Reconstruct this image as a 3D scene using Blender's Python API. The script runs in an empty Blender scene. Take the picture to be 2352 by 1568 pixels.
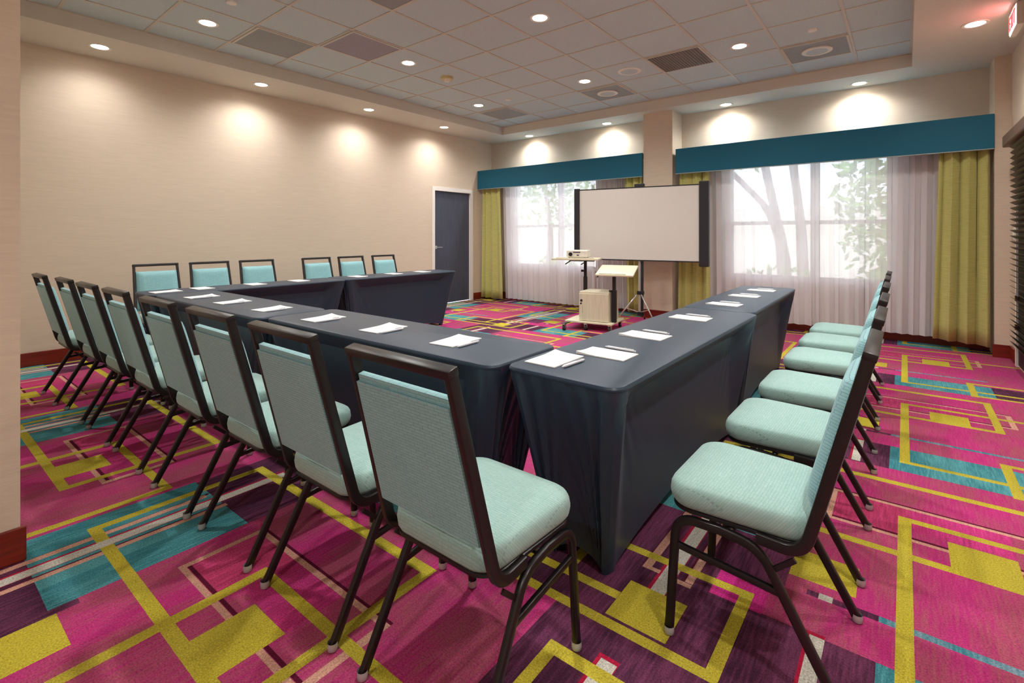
import bpy, bmesh, math, random
from mathutils import Vector, Matrix
random.seed(7)
SC = bpy.context.scene
COL = SC.collection
PI = math.pi

# ------------------------------------------------------------------ camera, world, exposure
cd = bpy.data.cameras.new('camera'); cam = bpy.data.objects.new('camera', cd); COL.objects.link(cam)
cd.sensor_fit = 'HORIZONTAL'; cd.sensor_width = 36.0
cd.lens = 1119.0 / 2352.0 * 36.0
cd.shift_y = -(784.0 - 539.0) / 2352.0
cd.clip_start = 0.02
cam.location = (0, 0, 1.24); cam.rotation_euler = (math.radians(90), 0, math.radians(38.86))
SC.camera = cam
SC.view_settings.view_transform = 'Standard'; SC.view_settings.look = 'None'
SC.view_settings.gamma = 1.0; SC.view_settings.use_curve_mapping = False
SC.view_settings.exposure = 0.6
W = bpy.data.worlds.new('sky'); SC.world = W; W.use_nodes = True
WORLD_STRENGTH = 5.0
_bg = W.node_tree.nodes['Background']; _bg.inputs[0].default_value = (0.78, 0.86, 1.0, 1); _bg.inputs[1].default_value = WORLD_STRENGTH
SPOT_W = 41.0            # tray and soffit downlights
SPOT_COL = (1.0, 0.985, 0.945)
def light(name, kind, loc, energy, color, **kw):
    l = bpy.data.lights.new(name, kind); l.energy = energy; l.color = color
    for k, v in kw.items(): setattr(l, k, v)
    o = bpy.data.objects.new(name, l); COL.objects.link(o); o.location = loc
    return o
sun = light('sun', 'SUN', (0, -5, 12), 3.0, (1, 0.96, 0.88), angle=0.02)
sun.rotation_euler = (math.radians(38), 0, math.radians(-25))

# ------------------------------------------------------------------ helpers
def lin(c):
    c = c / 255.0
    return c / 12.92 if c <= 0.04045 else ((c + 0.055) / 1.055) ** 2.4
def S(r, g, b): return (lin(r), lin(g), lin(b), 1.0)

def new_mat(name):
    m = bpy.data.materials.new(name); m.use_nodes = True
    nt = m.node_tree; b = nt.nodes['Principled BSDF']
    return m, nt, b
def N(nt, typ, **kw):
    n = nt.nodes.new(typ)
    for k, v in kw.items(): setattr(n, k, v)
    return n
def plain(name, col, rough=0.6, metal=0.0, noise=None, bump=None, spec=0.5):
    """noise=(scale xyz, amount); bump=(scale xyz, strength)"""
    m, nt, b = new_mat(name)
    b.inputs['Roughness'].default_value = rough; b.inputs['Metallic'].default_value = metal
    b.inputs['Base Color'].default_value = col
    b.inputs['Specular IOR Level'].default_value = spec
    tc = N(nt, 'ShaderNodeTexCoord')
    if noise:
        mp = N(nt, 'ShaderNodeMapping'); mp.inputs['Scale'].default_value = noise[0]
        nz = N(nt, 'ShaderNodeTexNoise'); nz.inputs['Scale'].default_value = 1.0; nz.inputs['Detail'].default_value = 3
        nt.links.new(tc.outputs['Object'], mp.inputs[0]); nt.links.new(mp.outputs[0], nz.inputs['Vector'])
        mr = N(nt, 'ShaderNodeMapRange'); mr.inputs[1].default_value = 0.3; mr.inputs[2].default_value = 0.7
        mr.inputs[3].default_value = 1 - noise[1]; mr.inputs[4].default_value = 1 + noise[1]
        nt.links.new(nz.outputs[0], mr.inputs[0])
        mx = N(nt, 'ShaderNodeMix', data_type='RGBA', blend_type='MULTIPLY'); mx.inputs[0].default_value = 1
        mx.inputs[6].default_value = col; nt.links.new(mr.outputs[0], mx.inputs[7]); nt.links.new(mx.outputs[2], b.inputs['Base Color'])
    if bump:
        mp = N(nt, 'ShaderNodeMapping'); mp.inputs['Scale'].default_value = bump[0]
        nz = N(nt, 'ShaderNodeTexNoise'); nz.inputs['Scale'].default_value = 1.0; nz.inputs['Detail'].default_value = 2
        nt.links.new(tc.outputs['Object'], mp.inputs[0]); nt.links.new(mp.outputs[0], nz.inputs['Vector'])
        bp = N(nt, 'ShaderNodeBump'); bp.inputs['Strength'].default_value = bump[1]; bp.inputs['Distance'].default_value = 0.004
        nt.links.new(nz.outputs[0], bp.inputs['Height']); nt.links.new(bp.outputs[0], b.inputs['Normal'])
    return m
def emit(name, col, strength):
    m, nt, b = new_mat(name); b.inputs['Base Color'].default_value = col
    b.inputs['Emission Color'].default_value = col; b.inputs['Emission Strength'].default_value = strength
    return m

# ------------------------------------------------------------------ materials
M = {}
M['wall'] = plain('wallpaper', S(216, 199, 179), 0.75, noise=((6, 6, 90), 0.035), bump=((30, 30, 160), 0.10))
M['soffit'] = plain('soffit_paint', S(216, 208, 194), 0.8)
M['tile'] = plain('ceiling_tile', S(194, 205, 206), 0.9, noise=((60, 60, 60), 0.04), bump=((160, 160, 160), 0.15))
M['tbar'] = plain('tile_grid_metal', S(200, 192, 178), 0.5)
M['vent'] = plain('perforated_panel', S(150, 152, 150), 0.7, noise=((40, 40, 40), 0.06))
M['vent_dark'] = plain('vent_grille', S(124, 114, 108), 0.6)
M['vent_mauve'] = plain('mauve_panel', S(156, 148, 156), 0.7, noise=((40, 40, 40), 0.06))
M['white_plastic'] = plain('white_plastic', S(232, 226, 214), 0.45)
M['white_paint'] = plain('white_gloss_paint', S(238, 232, 226), 0.4)
M['wood_red'] = plain('mahogany', S(120, 34, 18), 0.35, noise=((3, 3, 60), 0.25))
M['door'] = plain('charcoal_door', S(66, 70, 86), 0.5, noise=((30, 30, 3), 0.12))
M['steel'] = plain('brushed_steel', S(200, 200, 200), 0.3, metal=0.9)
M['chrome'] = plain('pale_metal_tube', S(214, 210, 208), 0.25, metal=0.6)
M['black'] = plain('black_plastic', S(26, 25, 28), 0.5)
M['case'] = plain('black_case', S(38, 38, 44), 0.45)
M['frame'] = plain('black_brown_metal', S(22, 16, 18), 0.34, noise=((30, 30, 30), 0.15))
M['screen'] = plain('matte_screen_fabric', S(218, 214, 208), 0.9)
M['board'] = plain('pale_wood_board', S(224, 218, 192), 0.5, noise=((4, 40, 40), 0.05))
M['box'] = plain('limed_wood', S(216, 208, 184), 0.5, noise=((50, 50, 4), 0.08))
M['paper'] = plain('white_paper', S(246, 244, 240), 0.8)
M['pen'] = plain('pearl_plastic', S(224, 226, 232), 0.3)
M['glide'] = plain('clear_glide', S(176, 178, 176), 0.15, spec=0.8)
M['blind'] = plain('dark_wood_slat', S(48, 34, 26), 0.4, noise=((6, 60, 60), 0.15))
M['molding'] = plain('walnut_molding', S(112, 84, 66), 0.45)
M['grey_green'] = plain('exit_housing', S(214, 204, 190), 0.5)
M['red'] = emit('red_letters', S(225, 40, 50), 1.2)
M['lit_white'] = emit('lit_sign_face', S(255, 235, 225), 1.3)
M['bulb'] = emit('lamp_glow', (1, 0.93, 0.8, 1), 18.0)
M['valance'] = plain('teal_upholstery', S(4, 98, 126), 0.7, noise=((200, 200, 200), 0.06))
M['trunk'] = plain('bark', S(120, 108, 104), 0.9, noise=((20, 20, 6), 0.2))
M['leaf'] = plain('leaf', S(120, 168, 70), 0.6, noise=((9, 9, 9), 0.3))
M['lawn'] = plain('pale_ground', S(190, 192, 176), 0.9, noise=((3, 3, 3), 0.15))
M['stucco'] = plain('pale_stucco', S(236, 230, 220), 0.9)

def olive():
    m, nt, b = new_mat('olive_drapery')
    b.inputs['Roughness'].default_value = 0.8; b.inputs['Sheen Weight'].default_value = 0.2
    tc = N(nt, 'ShaderNodeTexCoord'); mp = N(nt, 'ShaderNodeMapping'); mp.inputs['Scale'].default_value = (10, 10, 260)
    nz = N(nt, 'ShaderNodeTexNoise'); nz.inputs['Scale'].default_value = 1; nz.inputs['Detail'].default_value = 2
    nt.links.new(tc.outputs['Object'], mp.inputs[0]); nt.links.new(mp.outputs[0], nz.inputs['Vector'])
    cr = N(nt, 'ShaderNodeValToRGB'); cr.color_ramp.elements[0].position = 0.3; cr.color_ramp.elements[1].position = 0.7
    cr.color_ramp.elements[0].color = S(182, 178, 102); cr.color_ramp.elements[1].color = S(206, 202, 126)
    nt.links.new(nz.outputs[0], cr.inputs[0]); nt.links.new(cr.outputs[0], b.inputs['Base Color'])
    return m
M['olive'] = olive()

def sheer():
    m = bpy.data.materials.new('sheer_voile'); m.use_nodes = True; nt = m.node_tree
    for n in list(nt.nodes): nt.nodes.remove(n)
    out = N(nt, 'ShaderNodeOutputMaterial'); tr = N(nt, 'ShaderNodeBsdfTransparent'); tr.inputs[0].default_value = (0.98, 0.98, 1, 1)
    df = N(nt, 'ShaderNodeBsdfDiffuse'); df.inputs[0].default_value = S(246, 242, 244)
    tl = N(nt, 'ShaderNodeBsdfTranslucent'); tl.inputs[0].default_value = S(240, 238, 244)
    m1 = N(nt, 'ShaderNodeMixShader'); m1.inputs[0].default_value = 0.30
    nt.links.new(df.outputs[0], m1.inputs[1]); nt.links.new(tl.outputs[0], m1.inputs[2])
    m2 = N(nt, 'ShaderNodeMixShader'); m2.inputs[0].default_value = 0.90
    nt.links.new(tr.outputs[0], m2.inputs[1]); nt.links.new(m1.outputs[0], m2.inputs[2]); nt.links.new(m2.outputs[0], out.inputs[0])
    return m
M['sheer'] = sheer()

def glass():
    m = bpy.data.materials.new('window_glass'); m.use_nodes = True; nt = m.node_tree
    for n in list(nt.nodes): nt.nodes.remove(n)
    out = N(nt, 'ShaderNodeOutputMaterial'); tr = N(nt, 'ShaderNodeBsdfTransparent'); gl = N(nt, 'ShaderNodeBsdfGlossy'); gl.inputs['Roughness'].default_value = 0.02
    fr = N(nt, 'ShaderNodeFresnel'); fr.inputs[0].default_value = 1.45
    mx = N(nt, 'ShaderNodeMixShader'); nt.links.new(fr.outputs[0], mx.inputs[0]); nt.links.new(tr.outputs[0], mx.inputs[1]); nt.links.new(gl.outputs[0], mx.inputs[2])
    nt.links.new(mx.outputs[0], out.inputs[0]); return m
M['glass'] = glass()

def chair_fabric(name, flat, c1, c2, c3):
    """sea green weave with short dark dashes; flat=True dashes run along x on a horizontal seat, else on an upright panel"""
    m, nt, b = new_mat(name)
    b.inputs['Roughness'].default_value = 0.75; b.inputs['Sheen Weight'].default_value = 0.25
    tc = N(nt, 'ShaderNodeTexCoord'); mp = N(nt, 'ShaderNodeMapping')
    if flat: mp.inputs['Rotation'].default_value = (0, 0, 0)
    else: mp.inputs['Rotation'].default_value = (math.radians(-90), 0, 0)
    if flat:
        sx = N(nt, 'ShaderNodeSeparateXYZ'); cx = N(nt, 'ShaderNodeCombineXYZ'); nt.links.new(tc.outputs['Object'], sx.inputs[0])
        ad = N(nt, 'ShaderNodeMath', operation='MULTIPLY_ADD'); ad.inputs[1].default_value = 0.8; nt.links.new(sx.outputs[2], ad.inputs[0]); nt.links.new(sx.outputs[1], ad.inputs[2])
        nt.links.new(sx.outputs[0], cx.inputs[0]); nt.links.new(ad.outputs[0], cx.inputs[1]); nt.links.new(cx.outputs[0], mp.inputs[0])
    else: nt.links.new(tc.outputs['Object'], mp.inputs[0])
    br = N(nt, 'ShaderNodeTexBrick'); br.offset = 0.37; br.offset_frequency = 2
    br.inputs['Scale'].default_value = 1.0; br.inputs['Brick Width'].default_value = 0.034; br.inputs['Row Height'].default_value = 0.0085
    br.inputs['Mortar Size'].default_value = 0.0008; br.inputs['Mortar Smooth'].default_value = 0.6
    br.inputs['Color1'].default_value = c1; br.inputs['Color2'].default_value = c2; br.inputs['Mortar'].default_value = c3
    nt.links.new(mp.outputs[0], br.inputs['Vector'])
    m2 = N(nt, 'ShaderNodeMapping'); m2.inputs['Scale'].default_value = (70, 500, 500) if flat else (70, 500, 500)
    nt.links.new(tc.outputs['Object'], m2.inputs[0])
    nz = N(nt, 'ShaderNodeTexNoise'); nz.inputs['Scale'].default_value = 1; nz.inputs['Detail'].default_value = 2; nt.links.new(m2.outputs[0], nz.inputs['Vector'])
    mr = N(nt, 'ShaderNodeMapRange'); mr.inputs[1].default_value = 0.3; mr.inputs[2].default_value = 0.7; mr.inputs[3].default_value = 0.9; mr.inputs[4].default_value = 1.08
    nt.links.new(nz.outputs[0], mr.inputs[0])
    mx = N(nt, 'ShaderNodeMix', data_type='RGBA', blend_type='MULTIPLY'); mx.inputs[0].default_value = 1
    nt.links.new(br.outputs[0], mx.inputs[6]); nt.links.new(mr.outputs[0], mx.inputs[7]); nt.links.new(mx.outputs[2], b.inputs['Base Color'])
    bp = N(nt, 'ShaderNodeBump'); bp.inputs['Strength'].default_value = 0.25; bp.inputs['Distance'].default_value = 0.002
    nt.links.new(br.outputs['Fac'], bp.inputs['Height']); bp.invert = True; nt.links.new(bp.outputs[0], b.inputs['Normal'])
    return m
M['fabric_seat'] = chair_fabric('seafoam_weave_seat', True, S(152, 188, 182), S(160, 194, 188), S(134, 168, 164))
M['fabric_back'] = chair_fabric('seafoam_weave_back', False, S(138, 190, 196), S(146, 196, 202), S(96, 142, 152))

def spandex():
    m, nt, b = new_mat('black_stretch_cloth')
    b.inputs['Base Color'].default_value = S(37, 53, 71); b.inputs['Roughness'].default_value = 0.42
    b.inputs['Sheen Weight'].default_value = 0.06; b.inputs['Sheen Roughness'].default_value = 0.4; b.inputs['Sheen Tint'].default_value = (0.75, 0.85, 1, 1)
    b.inputs['Specular IOR Level'].default_value = 0.45
    return m
M['spandex'] = spandex()

# ------------------------------------------------------------------ mesh helpers
def obj(name, bm, mat, parent=None, smooth=False):
    me = bpy.data.meshes.new(name)
    bmesh.ops.recalc_face_normals(bm, faces=bm.faces[:])
    bm.to_mesh(me); bm.free()
    if mat: me.materials.append(mat)
    if smooth:
        for p in me.polygons: p.use_smooth = True
    o = bpy.data.objects.new(name, me); COL.objects.link(o)
    if parent: o.parent = parent
    return o
def smooth_by_angle(o, ang=40):
    me = o.data
    bm = bmesh.new(); bm.from_mesh(me)
    for f in bm.faces: f.smooth = True
    for e in bm.edges:
        if len(e.link_faces) == 2 and e.calc_face_angle(0) > math.radians(ang): e.smooth = False
    bm.to_mesh(me); bm.free(); return o
def empty(name, loc=(0, 0, 0), rz=0.0):
    o = bpy.data.objects.new(name, None); COL.objects.link(o); o.location = loc; o.rotation_euler = (0, 0, rz)
    o.empty_display_size = 0.1; return o
def tag(o, label=None, cat=None, group=None, kind=None):
    if label: o['label'] = label
    if cat: o['category'] = cat
    if group: o['group'] = group
    if kind: o['kind'] = kind
    return o
def struct(name, bm, mat): return tag(obj(name, bm, mat), kind='structure')
def box(bm, x0, x1, y0, y1, z0, z1, bev=0.0, mtx=None):
    vs = [bm.verts.new(Vector((x, y, z))) for x in (x0, x1) for y in (y0, y1) for z in (z0, z1)]
    fs = [bm.faces.new([vs[i] for i in q]) for q in ((0, 1, 3, 2), (4, 6, 7, 5), (0, 4, 5, 1), (2, 3, 7, 6), (0, 2, 6, 4), (1, 5, 7, 3))]
    if bev > 0:
        es = list({e for f in fs for e in f.edges})
        r = bmesh.ops.bevel(bm, geom=es, offset=bev, segments=2, profile=0.5, affect='EDGES')
        vs = list({v for f in r['faces'] for v in f.verts} | {v for v in vs if v.is_valid})
        # collect every vertex belonging to this island
        todo = [v for v in vs if v.is_valid]; seen = set(todo)
        while todo:
            v = todo.pop()
            for e in v.link_edges:
                w = e.other_vert(v)
                if w not in seen: seen.add(w); todo.append(w)
        vs = list(seen)
    if mtx is not None:
        for v in vs: v.co = mtx @ v.co
    return vs
def BX(*a, **k):
    bm = bmesh.new(); box(bm, *a, **k); return bm
def cyl(bm, p0, p1, r0, r1=None, n=12, caps=True):
    if r1 is None: r1 = r0
    p0 = Vector(p0); p1 = Vector(p1); d = (p1 - p0).normalized()
    a = d.orthogonal().normalized(); b = d.cross(a)
    A = [bm.verts.new(p0 + r0 * (math.cos(2 * PI * i / n) * a + math.sin(2 * PI * i / n) * b)) for i in range(n)]
    B = [bm.verts.new(p1 + r1 * (math.cos(2 * PI * i / n) * a + math.sin(2 * PI * i / n) * b)) for i in range(n)]
    for i in range(n): bm.faces.new([A[i], A[(i + 1) % n], B[(i + 1) % n], B[i]])
    if caps: bm.faces.new(A[::-1]); bm.faces.new(B)
def lathe(bm, prof, n=24, c=(0, 0, 0)):
    c = Vector(c); rings = []
    for r, z in prof:
        if r < 1e-6: rings.append([bm.verts.new(c + Vector((0, 0, z)))])
        else: rings.append([bm.verts.new(c + Vector((r * math.cos(2 * PI * i / n), r * math.sin(2 * PI * i / n), z))) for i in range(n)])
    for a, b in zip(rings, rings[1:]):
        for i in range(n):
            j = (i + 1) % n
            if len(a) == 1 and len(b) == 1: continue
            if len(a) == 1: bm.faces.new([a[0], b[i], b[j]])
            elif len(b) == 1: bm.faces.new([a[i], a[j], b[0]])
            else: bm.faces.new([a[i], a[j], b[j], b[i]])
def fillet(pts, r, seg=6):
    pts = [Vector(p) for p in pts]; out = [pts[0]]
    for i in range(1, len(pts) - 1):
        a, p, b = pts[i - 1], pts[i], pts[i + 1]
        d1 = (a - p); d2 = (b - p); rr = min(r, d1.length * 0.48, d2.length * 0.48)
        s = p + d1.normalized() * rr; e = p + d2.normalized() * rr
        for k in range(seg + 1):
            t = k / seg; out.append((1 - t) ** 2 * s + 2 * t * (1 - t) * p + t * t * e)
    out.append(pts[-1]); return out
def sweep(bm, path, hw, hh, side=Vector((1, 0, 0)), rnd=0.3, n=12, caps=True):
    """superelliptic tube: half width hw along 'side', half height hh along the in-plane normal"""
    rings = []
    for i, p in enumerate(path):
        t = (path[min(i + 1, len(path) - 1)] - path[max(i - 1, 0)]).normalized()
        s = (side - t * side.dot(t)).normalized(); u = s.cross(t).normalized()
        ring = []
        for k in range(n):
            a = 2 * PI * (k + 0.5) / n; c, sn = math.cos(a), math.sin(a)
            ring.append(bm.verts.new(p + s * hw * math.copysign(abs(c) ** rnd, c) + u * hh * math.copysign(abs(sn) ** rnd, sn)))
        rings.append(ring)
    for A, B in zip(rings, rings[1:]):
        for k in range(n): bm.faces.new([A[k], A[(k + 1) % n], B[(k + 1) % n], B[k]])
    if caps: bm.faces.new(rings[0][::-1]); bm.faces.new(rings[-1])
def copy_tree(o, parent=None):
    c = o.copy(); COL.objects.link(c); c.parent = parent
    for ch in list(o.children): copy_tree(ch, c)
    return c

# ------------------------------------------------------------------ room dimensions
XL, XR = -6.42, 0.836
YW = 7.315                      # back of the window niches
YP = 6.935                      # face of the pillars between the niches
YN, XN = 0.27, -2.625           # near wall and the corner of the entrance
YB = -2.3
ZS, ZT = 3.045, 3.185           # soffit and tile height
TX0, TX1, TY0, TY1 = -5.67, 0.062, 0.45, 6.765

# ------------------------------------------------------------------ carpet
PINK, PINK2 = S(190, 52, 122), S(164, 78, 100)
PUR, PUR2 = S(74, 36, 60), S(108, 54, 84)
TEAL, TEAL2 = S(60, 128, 138), S(84, 150, 156)
YEL, YEL2 = S(196, 180, 58), S(180, 166, 58)
WHI, BEI, RED, MAR = S(196, 192, 180), S(202, 152, 132), S(172, 28, 62), S(90, 18, 46)
GREY = S(120, 146, 160)
MAG = S(196, 40, 130)
PX, PY, U0 = 1.835, 1.86, -2.755
RECTS = []
def R(u0, u1, v0, v1, a, b=None): RECTS.append((u0, u1, v0, v1, a, b or a))
R(U0, U0 + PX, 0, PY, PINK, PINK2)
# purple fields
R(-2.755, -2.20, 0, PY, PUR, PUR2)
R(-2.20, -2.165, 0.05, 0.42, PUR, PUR2)
R(-2.20, -1.90, 1.41, 1.765, PUR, PUR2)
R(-1.29, -0.92, 1.405, 1.775, PUR, PUR2)
R(-2.365, -2.20, -0.10, 0.055, MAG, PINK)
R(-2.10, -1.90, 0.095, 0.125, PUR, PUR2)
# teal fields
R(-2.77, -2.20, 0.345, 0.975, TEAL, TEAL2)
R(-1.90, -1.29, 1.415, 1.765, TEAL, TEAL2)
R(-1.90, -1.29, 0.095, 0.125, TEAL, GREY)
R(-2.66, -2.35, 0.345, 0.975, TEAL2, TEAL)
# darker rose panels inside the outlines
R(-2.10, -1.815, 0.70, 0.975, S(176, 56, 96), S(196, 66, 118))
R(-1.815, -1.50, 0.78, 0.985, S(182, 52, 110), S(200, 60, 130))
# dark maroon lines beside the beige outline
R(-2.10, -1.27, 0.708, 0.722, MAR); R(-2.10, -1.27, 0.995, 1.006, MAR)
# white stripe with red edges, peach pinstripes
R(-2.540, -2.475, 1.65, PY + 1.31, RED); R(-2.528, -2.478, 1.65, PY + 1.295, WHI)
R(-2.603, -2.590, 1.76, PY + 0.97, MAR); R(-2.600, -2.570, 1.76, PY + 0.955, BEI); R(-2.600, -2.535, 1.745, 1.765, BEI)
R(-2.455, -2.445, 1.76, PY + 0.98, MAR); R(-2.447, -2.420, 1.76, PY + 0.985, BEI); R(-2.480, -2.420, 1.735, 1.757, BEI)
R(-2.075, -2.025, 1.42, 1.78, RED); R(-2.065, -2.025, 1.42, 1.765, WHI)
R(-2.065, -2.025, 0.095, 0.128, WHI)
# beige outline
R(-2.11, -2.085, 0.685, 0.985, BEI); R(-2.11, -1.27, 0.685, 0.706, BEI); R(-2.11, -1.27, 0.972, 0.994, BEI); R(-1.30, -1.27, 0.685, 0.985, BEI)
# yellow blocks
R(-1.70, -1.50, 0.58, 0.775, YEL, YEL2)
R(-2.165, -1.965, 0.175, 0.36, YEL, YEL2)
R(-2.60, -2.40, 1.455, 1.65, YEL, YEL2)
# yellow lines
R(-2.68, -1.345, 0.54, 0.582, YEL, YEL2); R(-2.68, -2.64, 0.54, 1.262, YEL, YEL2)
R(-2.68, -1.345, 1.217, 1.262, YEL, YEL2); R(-1.387, -1.345, 0.54, 1.262, YEL, YEL2)
R(-1.857, -0.96, 0.848, 0.888, YEL, YEL2); R(-1.857, -1.812, 1.535, PY + 0.888, YEL, YEL2)
R(-1.00, -0.96, 1.535, PY + 0.888, YEL, YEL2)
R(-1.857, -0.766, 1.535, 1.573, YEL, YEL2)
R(-1.435, -1.392, 1.395, 1.845, YEL, YEL2); R(-1.435, -0.403, 1.405, 1.443, YEL, YEL2)
R(-1.435, -0.403, 1.807, 1.845, YEL, YEL2); R(-0.443, -0.403, 1.405, 1.845, YEL, YEL2)
R(-2.528, -2.478, 0.50, 0.62, WHI)

def carpet_material():
    m, nt, b = new_mat('patterned_carpet')
    b.inputs['Roughness'].default_value = 0.95; b.inputs['Specular IOR Level'].default_value = 0.15
    ca = N(nt, 'ShaderNodeVertexColor', layer_name='yarn_a'); cb = N(nt, 'ShaderNodeVertexColor', layer_name='yarn_b')
    tc = N(nt, 'ShaderNodeTexCoord')
    def noise(sc, det=3):
        mp = N(nt, 'ShaderNodeMapping'); mp.inputs['Scale'].default_value = sc
        nz = N(nt, 'ShaderNodeTexNoise'); nz.inputs['Scale'].default_value = 1; nz.inputs['Detail'].default_value = det
        nt.links.new(tc.outputs['Object'], mp.inputs[0]); nt.links.new(mp.outputs[0], nz.inputs['Vector']); return nz
    def rng(src, a, c, lo, hi):
        r = N(nt, 'ShaderNodeMapRange'); r.inputs[1].default_value = a; r.inputs[2].default_value = c; r.inputs[3].default_value = lo; r.inputs[4].default_value = hi
        nt.links.new(src, r.inputs[0]); return r
    big = noise((5.0, 1.6, 1), 3); streak = noise((110, 9, 1), 4); fine = noise((190, 190, 1), 3)
    f1 = rng(big.outputs[0], 0.38, 0.62, 0, 1); f2 = rng(streak.outputs[0], 0.3, 0.7, -0.5, 0.5)
    add = N(nt, 'ShaderNodeMath', operation='ADD', use_clamp=True); nt.links.new(f1.outputs[0], add.inputs[0]); nt.links.new(f2.outputs[0], add.inputs[1])
    mx = N(nt, 'ShaderNodeMix', data_type='RGBA'); nt.links.new(add.outputs[0], mx.inputs[0]); nt.links.new(ca.outputs[0], mx.inputs[6]); nt.links.new(cb.outputs[0], mx.inputs[7])
    v1 = rng(fine.outputs[0], 0.28, 0.72, 0.62, 1.36); v2 = rng(streak.outputs[0], 0.3, 0.7, 0.86, 1.12)
    mm = N(nt, 'ShaderNodeMath', operation='MULTIPLY'); nt.links.new(v1.outputs[0], mm.inputs[0]); nt.links.new(v2.outputs[0], mm.inputs[1])
    mul = N(nt, 'ShaderNodeMix', data_type='RGBA', blend_type='MULTIPLY'); mul.inputs[0].default_value = 1
    nt.links.new(mx.outputs[2], mul.inputs[6]); nt.links.new(mm.outputs[0], mul.inputs[7]); nt.links.new(mul.outputs[2], b.inputs['Base Color'])
    bp = N(nt, 'ShaderNodeBump'); bp.inputs['Strength'].default_value = 0.5; bp.inputs['Distance'].default_value = 0.004
    nt.links.new(fine.outputs[0], bp.inputs['Height']); nt.links.new(bp.outputs[0], b.inputs['Normal'])
    return m

def build_carpet():
    us = {U0, U0 + PX}; vs = {0.0, PY}; rr = []
    for (u0, u1, v0, v1, a, b) in RECTS:
        for du in (-PX, 0, PX):
            for dv in (-PY, 0, PY):
                p = (max(u0 + du, U0), min(u1 + du, U0 + PX), max(v0 + dv, 0), min(v1 + dv, PY))
                if p[1] - p[0] > 1e-5 and p[3] - p[2] > 1e-5:
                    rr.append(p + (a, b)); us |= {p[0], p[1]}; vs |= {p[2], p[3]}
    us = sorted(us); vs = sorted(vs)
    us = [u for i, u in enumerate(us) if i == 0 or u - us[i - 1] > 1e-6]; vs = [v for i, v in enumerate(vs) if i == 0 or v - vs[i - 1] > 1e-6]
    cells = []
    for j in range(len(vs) - 1):
        vm = (vs[j] + vs[j + 1]) / 2; run = None
        for i in range(len(us) - 1):
            um = (us[i] + us[i + 1]) / 2; col = None
            for p in rr:
                if p[0] < um < p[1] and p[2] < vm < p[3]: col = (p[4], p[5])
            if run and run[4] == col: run[1] = us[i + 1]
            else:
                if run: cells.append(run)
                run = [us[i], us[i + 1], vs[j], vs[j + 1], col]
        cells.append(run)
    verts, faces, ca, cb = [], [], [], []
    x0, x1, y0, y1 = XL - 0.05, XR + 0.02, YB, YW + 0.05
    sk = lambda x: 0.025 * x
    for ku in range(-4, 3):
        for kv in range(-3, 6):
            for (u0, u1, v0, v1, (a, b)) in cells:
                ua, ub = max(u0 + ku * PX, x0), min(u1 + ku * PX, x1)
                if ub - ua < 1e-5: continue
                q = [(ua, v0), (ub, v0), (ub, v1), (ua, v1)]
                pts = [(u, min(max(v + kv * PY + sk(u), y0), y1)) for u, v in q]
                if max(p[1] for p in pts) - min(p[1] for p in pts) < 1e-5 or abs(pts[3][1] - pts[0][1]) + abs(pts[2][1] - pts[1][1]) < 1e-4: continue
                n = len(verts); verts += [(p[0], p[1], 0.0) for p in pts]; faces.append((n, n + 1, n + 2, n + 3)); ca.append(a); cb.append(b)
    me = bpy.data.meshes.new('floor'); me.from_pydata(verts, [], faces); me.update()
    for nm, src in (('yarn_a', ca), ('yarn_b', cb)):
        at = me.color_attributes.new(nm, 'FLOAT_COLOR', 'CORNER'); buf = []
        for c in src: buf += list(c) * 4
        at.data.foreach_set('color', buf)
    me.materials.append(carpet_material())
    o = bpy.data.objects.new('floor', me); COL.objects.link(o); tag(o, kind='structure')
build_carpet()

# ------------------------------------------------------------------ walls
T = 0.12
bm = bmesh.new(); DY0, DY1, DZ = 5.79, 6.74, 2.045
box(bm, XL - T, XL, YN - T, DY0, 0, ZS + 0.3); box(bm, XL - T, XL, DY1, YW + T, 0, ZS + 0.3); box(bm, XL - T, XL, DY0, DY1, DZ, ZS + 0.3)
struct('wall_left', bm, M['wall'])
# window wall with two openings, and the pillars standing in front of it
WZ0, WZ1 = 0.65, 2.32
W1, W2 = (-5.84, -4.05), (-1.94, -0.12)
bm = bmesh.new()
for a, b in ((XL, W1[0]), (W1[1], W2[0]), (W2[1], XR + T)): box(bm, a, b, YW, YW + 0.2, 0, ZS + 0.3)
for a, b in (W1, W2): box(bm, a, b, YW, YW + 0.2, 0, WZ0); box(bm, a, b, YW, YW + 0.2, WZ1, ZS + 0.3)
struct('wall_back', bm, M['wall'])
struct('wall_pillar', BX(-3.054, -2.612, YP, YW, 0, ZS), M['wall'])
struct('wall_pier', BX(0.712, XR, YP, YW, 0, ZS), M['wall'])
struct('wall_right', BX(XR, XR + T, YB, YW, 0, ZS + 0.3), M['wall'])
struct('wall_near', BX(XL, XN, YB, YN, 0, ZS + 0.3), M['wall'])
struct('wall_front', BX(XN, XR + T, YB - T, YB, 0, ZS + 0.3), M['wall'])
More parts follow.
